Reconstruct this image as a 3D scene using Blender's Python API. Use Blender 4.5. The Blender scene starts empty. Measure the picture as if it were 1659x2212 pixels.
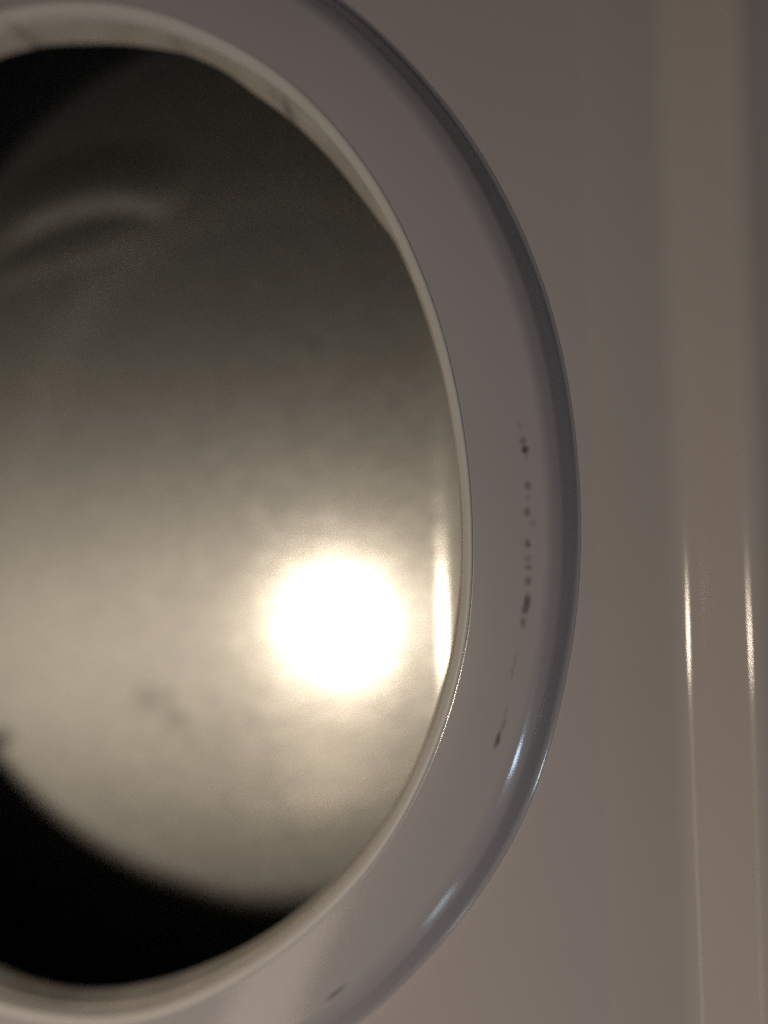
import bpy, bmesh, math, random
import numpy as np
from math import radians, sin, cos, pi
random.seed(4)
S = bpy.context.scene
COL = S.collection
ZC = 1.35                      # height of the centre of the door opening above the ground

def W(u, v, w):                # front-panel coordinates (right, up, out of the panel) -> world
    return (u, -w, v + ZC)

# ------------------------------------------------------------------ camera, world, light, exposure
def view(yaw, pitch, roll):
    y, p, r = radians(yaw), radians(pitch), radians(roll)
    f = np.array([-sin(y)*cos(p), -sin(p), -cos(y)*cos(p)])
    R = np.cross(f, [0, 1, 0]); R /= np.linalg.norm(R); U = np.cross(R, f)
    return R*cos(r) + U*sin(r), -R*sin(r) + U*cos(r), f
from mathutils import Matrix, Vector
R_, U_, F_ = view(21.14, .28, -2.115)
tw = lambda a: Vector((a[0], -a[2], a[1]))
cd = bpy.data.cameras.new('camera'); cam = bpy.data.objects.new('camera', cd); COL.objects.link(cam)
rx, ux, bx_ = tw(R_), tw(U_), -tw(F_)
cam.matrix_world = Matrix(((rx.x, ux.x, bx_.x, 0), (rx.y, ux.y, bx_.y, -.33), (rx.z, ux.z, bx_.z, ZC), (0, 0, 0, 1)))
cd.sensor_width = 36; cd.lens = 36*1663/2212
cd.clip_start = .01; cd.clip_end = 100
cd.dof.use_dof = True; cd.dof.focus_distance = .325; cd.dof.aperture_fstop = 1.3
S.camera = cam
S.cycles.sample_clamp_indirect = 2.5
S.cycles.use_denoising = False       # keep the fine grain of a dim indoor picture

wd = bpy.data.worlds.new('World'); S.world = wd; wd.use_nodes = True
wd.node_tree.nodes['Background'].inputs[0].default_value = (.9, .93, 1, 1)
wd.node_tree.nodes['Background'].inputs[1].default_value = .007

def lamp(name, pos, aim, size, power, col, size_y=None, along=None):
    l = bpy.data.lights.new(name, 'AREA'); o = bpy.data.objects.new(name, l); COL.objects.link(o)
    l.shape = 'DISK' if size_y is None else ('ELLIPSE' if name == 'room_lamp' else 'RECTANGLE')
    l.size = size
    if size_y: l.size_y = size_y
    l.energy = power; l.color = col
    o.location = W(*pos)
    o.rotation_euler = (Vector(W(*aim)) - Vector(W(*pos))).to_track_quat('-Z', 'Y').to_euler()
    if along:                        # turn the long side of the window towards a given direction
        z = (Vector(W(*pos)) - Vector(W(*aim))).normalized()
        x = Vector((along[0], -along[2], along[1])); x = (x - z*x.dot(z)).normalized()
        o.rotation_euler = Matrix((x, z.cross(x), z)).transposed().to_euler()
    return o
lamp('room_lamp', (-.690, -.242, .90), (-.50, -.90, 0), .128, 4.35, (1, .84, .66), .200, (1, 0, 0))
lamp('highlight_stretch_light', (-.72, -.67, .90), (-.25, -.03, -.05), .16, .32, (1, .80, .58), .64)  # added light without a known source, draws out the frame highlights
lamp('window_light', (.78, -1.11, 1.23), (-.07, -.1, 0), .30, 1.40, (.60, .79, 1), .135, (.84, -.54, 0))
lamp('second_window_light', (.30, -1.64, .90), (-.1, -.17, 0), .20, .22, (.62, .80, 1), .16, (.5, -.86, 0))

S.view_settings.view_transform = 'Standard'; S.view_settings.look = 'None'
S.view_settings.exposure = .2; S.view_settings.gamma = 1

# ------------------------------------------------------------------ materials
def mat(name):
    m = bpy.data.materials.new(name); m.use_nodes = True
    nt = m.node_tree
    return m, nt, nt.nodes['Principled BSDF']
def N(nt, t, **k):
    n = nt.nodes.new(t)
    for a, b in k.items(): setattr(n, a, b)
    return n
def noise(nt, scale, detail=3, rough=.55, vec=None, map_scale=None):
    n = N(nt, 'ShaderNodeTexNoise'); n.inputs['Scale'].default_value = scale
    n.inputs['Detail'].default_value = detail; n.inputs['Roughness'].default_value = rough
    if vec is None: vec = N(nt, 'ShaderNodeTexCoord').outputs['Object']
    if map_scale:
        mp = N(nt, 'ShaderNodeMapping'); mp.inputs['Scale'].default_value = map_scale
        nt.links.new(vec, mp.inputs['Vector']); vec = mp.outputs[0]
    nt.links.new(vec, n.inputs['Vector'])
    return n.outputs['Fac']
def mth(nt, op, a, b=None, clamp=False):
    n = N(nt, 'ShaderNodeMath', operation=op); n.use_clamp = clamp
    for i, x in enumerate((a, b)):
        if x is None: continue
        if isinstance(x, (int, float)): n.inputs[i].default_value = x
        else: nt.links.new(x, n.inputs[i])
    return n.outputs[0]
def rng(nt, x, a, b, c=0, d=1):
    n = N(nt, 'ShaderNodeMapRange'); n.interpolation_type = 'SMOOTHSTEP'
    nt.links.new(x, n.inputs[0])
    for i, q in enumerate((a, b, c, d)): n.inputs[i+1].default_value = q
    return n.outputs[0]
def mix(nt, f, a, b):
    n = N(nt, 'ShaderNodeMix', data_type='RGBA')
    for i, x in ((0, f), (6, a), (7, b)):
        if isinstance(x, tuple): n.inputs[i].default_value = (*x, 1)
        elif isinstance(x, (int, float)): n.inputs[i].default_value = x
        else: nt.links.new(x, n.inputs[i])
    return n.outputs[2]
def bump(nt, p, h, strength, dist=.001):
    b = N(nt, 'ShaderNodeBump'); b.inputs['Strength'].default_value = strength; b.inputs['Distance'].default_value = dist
    nt.links.new(h, b.inputs['Height']); nt.links.new(b.outputs[0], p.inputs['Normal'])
def blobs(nt, spots, warp=.0016):
    """soft-edged stains: (u, v, half length, half width, direction in degrees, strength) on the surface, object space"""
    co = N(nt, 'ShaderNodeTexCoord').outputs['Object']
    nz = N(nt, 'ShaderNodeTexNoise'); nz.inputs['Scale'].default_value = 420; nz.inputs['Detail'].default_value = 3
    nt.links.new(co, nz.inputs['Vector'])
    sub = N(nt, 'ShaderNodeVectorMath', operation='SUBTRACT'); nt.links.new(nz.outputs['Color'], sub.inputs[0]); sub.inputs[1].default_value = (.5,)*3
    scl = N(nt, 'ShaderNodeVectorMath', operation='SCALE'); nt.links.new(sub.outputs[0], scl.inputs[0]); scl.inputs[3].default_value = warp*2
    add = N(nt, 'ShaderNodeVectorMath', operation='ADD'); nt.links.new(co, add.inputs[0]); nt.links.new(scl.outputs[0], add.inputs[1])
    tot = None
    for (u, v, a, b, ang, s) in spots:
        mp = N(nt, 'ShaderNodeMapping', vector_type='TEXTURE')
        mp.inputs['Location'].default_value = (u, 0, v); mp.inputs['Rotation'].default_value = (0, -radians(ang), 0)
        mp.inputs['Scale'].default_value = (a, 1e3, b)
        nt.links.new(add.outputs[0], mp.inputs['Vector'])
        ln = N(nt, 'ShaderNodeVectorMath', operation='LENGTH'); nt.links.new(mp.outputs[0], ln.inputs[0])
        k = rng(nt, ln.outputs['Value'], .1, 1.35, s, 0)
        tot = k if tot is None else mth(nt, 'MAXIMUM', tot, k)
    return tot

CU, CV = -.3585, .0023          # centre of the opening
# worn specks of printing along the rim: radius mm, angle, half length mm, half width mm, strength
SPECKS = [(299.0, 4.49, 2.3, 1.5, .55), (299.4, 3.8, 2.1, 1.6, .95), (299.6, 3.27, 1.8, .9, .25), (299.3, .93, 1.9, 1.5, .55),
          (299.3, -.05, 1.7, 1.4, .22), (298.8, -1.12, 2.0, 1.5, .62), (301.1, -2.06, 1.8, 1.5, .25), (298.9, -3.7, 2.2, 1.5, .65),
          (299.3, -4.85, 1.8, 1.8, .35), (299.9, -5.6, 1.7, 1.4, .5), (300.1, -6.64, 2.2, 1.5, .55), (300.5, -8.4, 4.2, 1.6, .85),
          (300.2, -8.9, 2.0, 1.7, .8), (300.0, -9.95, 2.4, 1.5, .6), (298.5, 5.77, 2.6, .9, .2), (299.3, -13.19, 4.5, .6, .25),
          (299.2, -14.23, 2.8, .7, .28), (300.6, -19.78, 4.3, 1.2, .9), (301.0, -18.43, 3.6, .9, .4), (300.5, -17.45, 3.0, .7, .22),
          (302.7, -48.03, 7.5, 1.0, .75)]
def rim_spots():
    o = []
    for r, t, a, b, s in SPECKS:
        q = radians(t)
        o.append((CU + r/1e3*cos(q), CV + ZC + r/1e3*sin(q), a/1e3*1.1, b/1e3*1.15, t + 90, s*.82))
    return o

enamel, nt, p = mat('white_enamel')
n1 = noise(nt, 9, 3); n2 = noise(nt, 900, 2)
nt.links.new(mix(nt, n1, (.605, .555, .565), (.655, .60, .605)), p.inputs['Base Color'])
nt.links.new(rng(nt, n1, .3, .7, .10, .15), p.inputs['Roughness'])
bump(nt, p, n2, .015, .0004)

frame_enamel, nt, p = mat('lamplit_white_enamel')  # panel enamel tinted warmer and lighter, lamplight put into the colour
n1 = noise(nt, 9, 3); n2 = noise(nt, 900, 2)
nt.links.new(mix(nt, n1, (.62, .57, .558), (.67, .615, .597)), p.inputs['Base Color'])
nt.links.new(rng(nt, n1, .3, .7, .10, .15), p.inputs['Roughness'])

plastic, nt, p = mat('white_rim_enamel')
n1 = noise(nt, 12, 3); n2 = noise(nt, 700, 2)
base = mix(nt, n1, (.578, .548, .575), (.622, .592, .62))
sp = blobs(nt, rim_spots(), .0009)
gr = noise(nt, 1500, 2)
sp = mth(nt, 'MULTIPLY', sp, rng(nt, gr, .25, .6, .7, 1))
nt.links.new(mix(nt, sp, base, (.03, .03, .025)), p.inputs['Base Color'])
p.inputs['Roughness'].default_value = .22; p.inputs['Coat Weight'].default_value = 1; p.inputs['Coat IOR'].default_value = 1.6; p.inputs['Coat Roughness'].default_value = .07
bump(nt, p, n2, .05, .0004)

lipm, nt, p = mat('bounce_lit_lip')  # light bounced off the steel is put into this paler colour
n1 = noise(nt, 30, 3)
SEAM = [(-.3275, ZC+.2650, .013, .0028, 130, .55), (-.2313, ZC+.2379, .003, .003, 0, .3), (-.1695, ZC+.1917, .0055, .0026, 125, .6), (-.176, ZC+.200, .004, .002, 125, .3)]
nt.links.new(mix(nt, blobs(nt, SEAM, .002), mix(nt, n1, (.77, .75, .735), (.82, .80, .785)), (.16, .15, .17)), p.inputs['Base Color'])
p.inputs['Roughness'].default_value = .42; p.inputs['Specular IOR Level'].default_value = .5

wallm, nt, p = mat('drum_wall_shade')  # shadow inside the drum put into a near-black wall colour
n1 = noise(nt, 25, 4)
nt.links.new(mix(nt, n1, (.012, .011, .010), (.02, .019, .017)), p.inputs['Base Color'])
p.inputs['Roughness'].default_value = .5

sealm, nt, p = mat('pale_seal_felt')
n1 = noise(nt, 40, 2); n2 = noise(nt, 500, 3)
nt.links.new(mix(nt, blobs(nt, SEAM, .002), mix(nt, rng(nt, n1, .3, .7), (.50, .47, .425), (.60, .565, .52)), (.10, .10, .12)), p.inputs['Base Color'])
p.inputs['Roughness'].default_value = .6
bump(nt, p, n2, .15, .0006)

steel, nt, p = mat('galvanised_steel')
out = nt.nodes['Material Output']
co = N(nt, 'ShaderNodeTexCoord').outputs['Object']
tilt = N(nt, 'ShaderNodeMapping'); tilt.inputs['Rotation'].default_value = (0, radians(14), 0); nt.links.new(co, tilt.inputs['Vector'])
streak = noise(nt, 150, 5, .66, vec=tilt.outputs[0], map_scale=(.5, 1, 1.5))
mott = noise(nt, 14, 5, .6)
fine = noise(nt, 260, 4, .6, vec=tilt.outputs[0], map_scale=(.4, 1, 1.3))
spots = blobs(nt, [(-.225, ZC+.112, .0035, .003, 0, .6), (-.144, ZC-.009, .0028, .0028, 0, .55),
                   (-.372, ZC-.134, .016, .012, 20, .27), (-.350, ZC-.146, .018, .010, -20, .23), (-.352, ZC-.130, .008, .006, 10, .18),
                   (-.520, ZC-.174, .017, .007, 12, .95)], .002)
c0 = mix(nt, rng(nt, streak, .34, .66), (.70, .705, .68), (.82, .818, .775))
c0 = mix(nt, mth(nt, 'MULTIPLY', rng(nt, mott, .4, .75), .15), c0, (.60, .59, .57))
c1 = mix(nt, spots, c0, (.05, .045, .04))
p.inputs['Metallic'].default_value = 1
nt.links.new(c1, p.inputs['Base Color'])
nt.links.new(rng(nt, streak, .3, .7, .17, .21), p.inputs['Roughness'])
q = N(nt, 'ShaderNodeBsdfAnisotropic'); q.inputs['Roughness'].default_value = .57; q.inputs['Anisotropy'].default_value = .32
tg = N(nt, 'ShaderNodeTangent', direction_type='UV_MAP'); tg.uv_map = 'UVMap'
nt.links.new(tg.outputs[0], q.inputs['Tangent']); nt.links.new(c1, q.inputs['Color'])
q.inputs['Rotation'].default_value = .25
hb = mth(nt, 'ADD', mth(nt, 'MULTIPLY', streak, .6), mth(nt, 'MULTIPLY', fine, .4))
bump(nt, p, hb, .05, .0019)
bump(nt, q, hb, .14, .0019)
ms = N(nt, 'ShaderNodeMixShader'); ms.inputs[0].default_value = .68
nt.links.new(p.outputs[0], ms.inputs[1]); nt.links.new(q.outputs[0], ms.inputs[2]); nt.links.new(ms.outputs[0], out.inputs['Surface'])

# ------------------------------------------------------------------ shape helpers
NT = 720
TH = np.arange(NT)*2*pi/NT
def table(pts, sig=3.0):
    """hand-measured unevenness (angle, mm) -> smooth periodic offset in metres, fading to a true circle out of the measured range"""
    a = np.array([x for x, _ in pts]); d = np.array([y for _, y in pts])
    g = np.linspace(-180, 180, 1441)
    y = np.interp(g, np.r_[-180, a[0]-25, a, a[-1]+25, 180], np.r_[0, 0, d, 0, 0])
    k = np.exp(-.5*(np.arange(-60, 61)*.25/sig)**2); k /= k.sum()
    y = np.convolve(np.r_[y[-61:-1], y, y[1:61]], k, 'same')[60:-60]
    return np.interp((np.degrees(TH)+180) % 360 - 180, g, y)/1e3
OUTER = [(-48.7, 1.35), (-43.1, 0.18), (-38.1, 0.42), (-33.3, 0.86), (-29.0, 1.67), (-24.3, 1.78), (-20.4, 1.0), (-15.9, -0.17), (-11.6, -0.34), (-7.3, -0.56), (-2.1, -1.17), (1.8, -1.25), (6.7, -1.13), (11.7, -0.5), (16.9, -0.08), (22.4, -0.4), (28.0, -0.18), (33.4, -0.65), (39.0, -0.88), (43.9, 0.24)]
SHOULDER = [(-48.4, -1.72), (-41.4, -2.31), (-36.9, -1.39), (-32.4, -0.54), (-28.3, 0.41), (-23.0, 0.81), (-17.9, 0.83), (-13.7, 1.24), (-8.0, 0.63), (-2.7, 0.47), (2.5, 0.13), (8.6, 0.11), (15.5, 0.74), (21.0, -0.76), (27.7, -0.73), (33.1, -1.0), (40.0, -0.4), (46.8, 0.6)]
LIP = [(-70.8, 1.11), (-64.1, -0.83), (-57.3, -2.0), (-50.5, -2.08), (-44.9, -1.46), (-39.1, -0.33), (-33.2, 0.93), (-27.9, 0.84), (-23.7, 1.27), (-19.8, 1.23), (-15.3, 1.75), (-11.1, 1.49), (-4.9, -0.33), (-0.8, -1.0), (3.3, -1.26), (7.5, -1.7), (11.7, -1.65), (16.9, -0.74), (22.7, -0.76), (29.1, 0.94), (36.3, 0.89), (43.7, 1.87), (48.9, 1.44), (55.8, 0.3), (62.4, 1.2)]
OPENING = [(-95.4, -0.65), (-90.8, 1.08), (-84.2, 1.93), (-77.1, 1.08), (-70.0, -0.55), (-62.8, -1.49), (-55.7, -1.48), (-48.3, -1.03), (-41.4, 0.39), (-36.5, 1.19), (-32.0, 2.03), (-26.4, 1.67), (-20.8, 1.02), (-16.4, 0.75), (-11.3, 0.25), (-6.7, -0.12), (-0.9, -0.9), (3.7, -0.69), (8.2, 0.12), (12.0, -0.55), (16.8, -0.76), (22.5, 0.29), (27.2, 1.19), (29.6, -0.3), (33.8, -1.07), (39.7, -0.88), (45.8, -0.85), (50.8, -1.09), (56.0, 1.38), (61.5, 1.69), (68.1, -0.36), (76.3, -1.63), (82.7, -0.74), (89.4, -1.21)]
r_out = .3202 + table(OUTER); r_sh = .3092 + table(SHOULDER, 4); r_lip = .2752 + table(LIP, 4); r_open = .2663 + table(OPENING, .8)
H = .0108

root = bpy.data.objects.new('clothes_dryer', None); COL.objects.link(root)
root.location = (0, 0, 0)
root['label'] = 'white enamelled clothes dryer front with round open doorway and lamp glare on its steel inside'
root['category'] = 'clothes dryer'

def link(name, verts, faces, m, parent=root, smooth=True):
    me = bpy.data.meshes.new(name); me.from_pydata([tuple(map(float, v)) for v in verts], [], faces)
    me.validate(); me.update()
    bm = bmesh.new(); bm.from_mesh(me); bmesh.ops.recalc_face_normals(bm, faces=bm.faces); bm.to_mesh(me); bm.free()
    if smooth:
        for f in me.polygons: f.use_smooth = True
    me.materials.append(m)
    o = bpy.data.objects.new(name, me); COL.objects.link(o); o.parent = parent
    return o
def loft(loops, closed_profile=False):
    """loops: list of (r array, w array or number[, cu, cv]) -> verts, faces"""
    V = []; Fc = []
    for L in loops:
        r, w = L[0], L[1]; cu, cv = (L[2], L[3]) if len(L) > 2 else (CU, CV)
        r = np.broadcast_to(r, (NT,)); w = np.broadcast_to(w, (NT,))
        V += [W(cu + a*cos(t), cv + a*sin(t), b) for a, b, t in zip(r, w, TH)]
    n = len(loops)
    for i in range(n if closed_profile else n-1):
        j = (i+1) % n
        for k in range(NT):
            k2 = (k+1) % NT
            Fc.append((i*NT+k, i*NT+k2, j*NT+k2, j*NT+k))
    return V, Fc

# ------------------------------------------------------------------ front panel with its round cut-out
U0, U1, V0, V1 = -.78, -.034, -.46, .46
def rect(t):
    d = np.array([cos(t), sin(t)]); k = 9
    for lim, q in ((U0-CU, d[0]), (U1-CU, d[0]), (V0-CV, d[1]), (V1-CV, d[1])):
        if abs(q) > 1e-9 and lim/q > 0: k = min(k, lim/q)
    return k
r_rect = np.array([rect(t) for t in TH])
for cu_, cv_ in ((U0, V0), (U0, V1), (U1, V0), (U1, V1)):          # exact corners
    a = math.atan2(cv_-CV, cu_-CU) % (2*pi); k = int(round(a/(2*pi)*NT)) % NT
    r_rect[k] = math.hypot(cu_-CU, cv_-CV)
rp = r_out - .0035
loops = [(rp-.0012, -.012), (rp-.0012, -.003), (rp-.0007, -.001), (rp+.0002, -.0001), (rp+.0012, 0)]
for f in (.1, .3, .6, 1): loops.append((rp+.0012 + (r_rect-rp-.0012)*f, 0))
V, Fc = loft(loops)
# snap the outermost loop onto the straight edges
for k in range(NT):
    i = (len(loops)-1)*NT + k
    x, y, z = V[i]; V[i] = (min(max(x, U0), U1), y, min(max(z, V0+ZC), V1+ZC))
link('front_panel', V, Fc, enamel)

# ------------------------------------------------------------------ raised edge of the cabinet: rounded step and outer frame
prof = [(U1, 0.)]
def arc(p0, a0, a1, rad, n=14):
    """turn from heading a0 to a1 (degrees, 0 = to the right, 90 = towards the viewer) along an arc"""
    x, w = p0; s = 1 if a1 > a0 else -1; o = []
    for i in range(1, n+1):
        am = radians(a0 + (a1-a0)*(i-.5)/n); dl = rad*abs(radians(a1-a0))/n
        x += dl*cos(am); w += dl*sin(am); o.append((x, w))
    return o
uL, uR = .0012, .0230
prof += arc(prof[-1], 0, -7, .19, 14)
prof.append((uL - .0075, prof[-1][1] - .123*(uL - .0075 - prof[-1][0])))
prof += arc(prof[-1], -7, 42, .016, 26)
x, w = prof[-1]
tail = arc((0, 0), 42, -14, .0115, 26)
L = max(.001, (uR + .0060 - tail[-1][0] - x)/cos(radians(42)))
for i in range(1, 4): prof.append((x + L*i/3*cos(radians(42)), w + L*i/3*sin(radians(42))))
prof += arc(prof[-1], 42, -14, .0115, 26)
x, w = prof[-1]
prof += [(x + .04*i/3, w - .010*i/3) for i in (1, 2, 3)]
prof += arc(prof[-1], -14, -90, .008)
prof.append((prof[-1][0], -.30)); prof.append((prof[-1][0], -.60))
NV = 24
V = []; Fc = []
for j in range(NV+1):
    v = V0 + (V1-V0)*j/NV
    V += [W(a, v, b) for a, b in prof]
n = len(prof)
for j in range(NV):
    for i in range(n-1): Fc.append((j*n+i, j*n+i+1, (j+1)*n+i+1, (j+1)*n+i))
link('edge_frame', V, Fc, frame_enamel)

# ------------------------------------------------------------------ raised opening rim
angs = np.interp(np.linspace(0, 1, 49), [0, .04, .10, .16, .46, .55, .74, 1], [12, 24, 28, 49, 47, 27, 22, 1.5])
dr = np.cumsum(np.cos(np.radians(angs))); dwv = np.cumsum(np.sin(np.radians(angs)))
dr = np.r_[0, dr]/dr[-1]; dwv = np.r_[0, dwv]/dwv[-1]
r_in = r_sh - .0045
loops = [(r_out + .0002, -.002)]
w0 = .0001
for a, b in zip(dr, dwv):
    loops.append((r_out - (r_out - r_in)*a, w0 + (H-w0)*b))
for f in (.04, .15, .3, .5, .7, .85, .95, .985):
    loops.append((r_in + (r_lip + .0012 - r_in)*f, H + .0004*math.sin(pi*f)))
rr = .0056
loops += [(r_lip + .0003, H), (r_lip - .0008, H - .0006), (r_lip - .0012, H - .006)]
V, Fc = loft(loops)
link('opening_rim', V, Fc, plastic)

# ------------------------------------------------------------------ lip, paled for bounced light, rolled into the opening, butted against the rim
loops = [(r_lip + .0009, H - .001), (r_lip + .0009, H + .0001), (r_lip + .0005, H + .0004)]
for i in range(1, 13):
    a = radians(12 + 74*i/12)
    loops.append((r_lip + .0010 - rr*sin(a), H + .0005 - rr*(1-cos(a))))
rl = r_lip + .0010 - rr
loops += [(rl - .0001, H - rr - .004), (rl, H - rr - .010), (rl + .003, H - rr - .012)]
V, Fc = loft(loops)
link('inner_lip', V, Fc, lipm)

# ------------------------------------------------------------------ seal lining the inside of the rim
top = .0046
ro = r_open
loops = [(rl + .0020, top - .003), (rl - .0003, top - .0006), (rl - .0010, top - .0002)]
for f in (.2, .4, .6, .8, .93):
    loops.append((rl - .0010 + (ro + .0006 - rl + .0010)*f, top + (-.0056 - top)*f**1.5))
loops += [(ro, -.0069), (ro + .0003, -.0085), (ro + .0016, -.0098), (ro + .006, -.0105), (rl + .0020, -.0100)]
V, Fc = loft(loops, True)
link('door_seal', V, Fc, sealm)

# ------------------------------------------------------------------ steel drum: flat back, wide fillet, leaning wall
D = -.135
PU, rho = -.450, .05
PR = (np.abs(np.cos(TH)/.303)**3.2 + np.abs(np.sin(TH)/.43)**3.2)**(-1/3.2)
loops = [(.004, D, PU, 0)]
for f in (.15, .3, .5, .7, .85, .95, 1): loops.append((PR*f, D, PU, 0))
for i in range(1, 17):
    a = radians(50*i/16)
    loops.append((PR + rho*sin(a), D + rho*(1-cos(a)), PU, 0))
wr, ww = loops[-1][0], loops[-1][1]
back_loops = loops
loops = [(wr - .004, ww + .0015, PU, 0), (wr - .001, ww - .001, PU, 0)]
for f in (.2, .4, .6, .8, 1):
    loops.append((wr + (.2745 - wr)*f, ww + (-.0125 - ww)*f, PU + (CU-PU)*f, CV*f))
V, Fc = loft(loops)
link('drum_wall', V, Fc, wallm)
loops = back_loops
V, Fc = loft(loops)
c = len(V); V.append(W(PU, 0, D))
Fc += [(k, (k+1) % NT, c) for k in range(NT)]
dr_o = link('drum_back', V, Fc, steel)
me = dr_o.data
uv = me.uv_layers.new(name='UVMap')
for l in me.loops:
    co = me.vertices[l.vertex_index].co
    uv.data[l.index].uv = (co.x, co.z)
# the inside of the drum must face the viewer
bm = bmesh.new(); bm.from_mesh(me); bm.faces.ensure_lookup_table()
if bm.faces[-1].normal.y > 0: bmesh.ops.reverse_faces(bm, faces=bm.faces)
bm.to_mesh(me); bm.free()

# ------------------------------------------------------------------ added arcs on the steel back, shaped to imitate the lip's reflection
def ridge(pts, half, height):
    P = np.array(pts); t = np.linspace(0, len(P)-1, 60)
    for _ in range(1):
        u = np.interp(t, range(len(P)), P[:, 0]); v = np.interp(t, range(len(P)), P[:, 1])
    k = np.ones(9)/9
    pad = lambda a: np.convolve(np.r_[[2*a[0]-a[4-i] for i in range(4)], a, [2*a[-1]-a[-2-i] for i in range(4)]], k, 'valid')
    for _ in range(2): u, v = pad(u), pad(v)
    du, dv = np.gradient(u), np.gradient(v); q = np.hypot(du, dv); nu, nv = -dv/q, du/q
    V = []; Fc = []; M = 13
    for i in range(60):
        e = min(1, (i/14)**.8, ((59-i)/14)**.8)
        for j in range(M):
            x = -1 + 2*j/(M-1)
            V.append(W(u[i] + nu[i]*half*x, v[i] + nv[i]*half*x, D - .0002 + height*e*(cos((x+.4)/1.4*pi/2)**2 if x > -.4 else cos((x+.4)/.6*pi/2)**2) + .0003*(1 - abs(x))))
    for i in range(59):
        for j in range(M-1): Fc.append((i*M+j, i*M+j+1, (i+1)*M+j+1, (i+1)*M+j))
    o = link('reflection_ridge', V, Fc, steel)
    uvl = o.data.uv_layers.new(name='UVMap')
    for l in o.data.loops:
        co = o.data.vertices[l.vertex_index].co; uvl.data[l.index].uv = (co.x, co.z)
ridge([(-.53, .226), (-.4885, .2447), (-.4618, .2529), (-.4363, .2563), (-.392, .2578), (-.3546, .2496), (-.3348, .2394), (-.3215, .2278)], .032, .0023)
ridge([(-.53, .192), (-.4899, .2024), (-.4565, .2065), (-.4244, .2093), (-.3892, .2116), (-.3596, .2159)], .022, .0006)
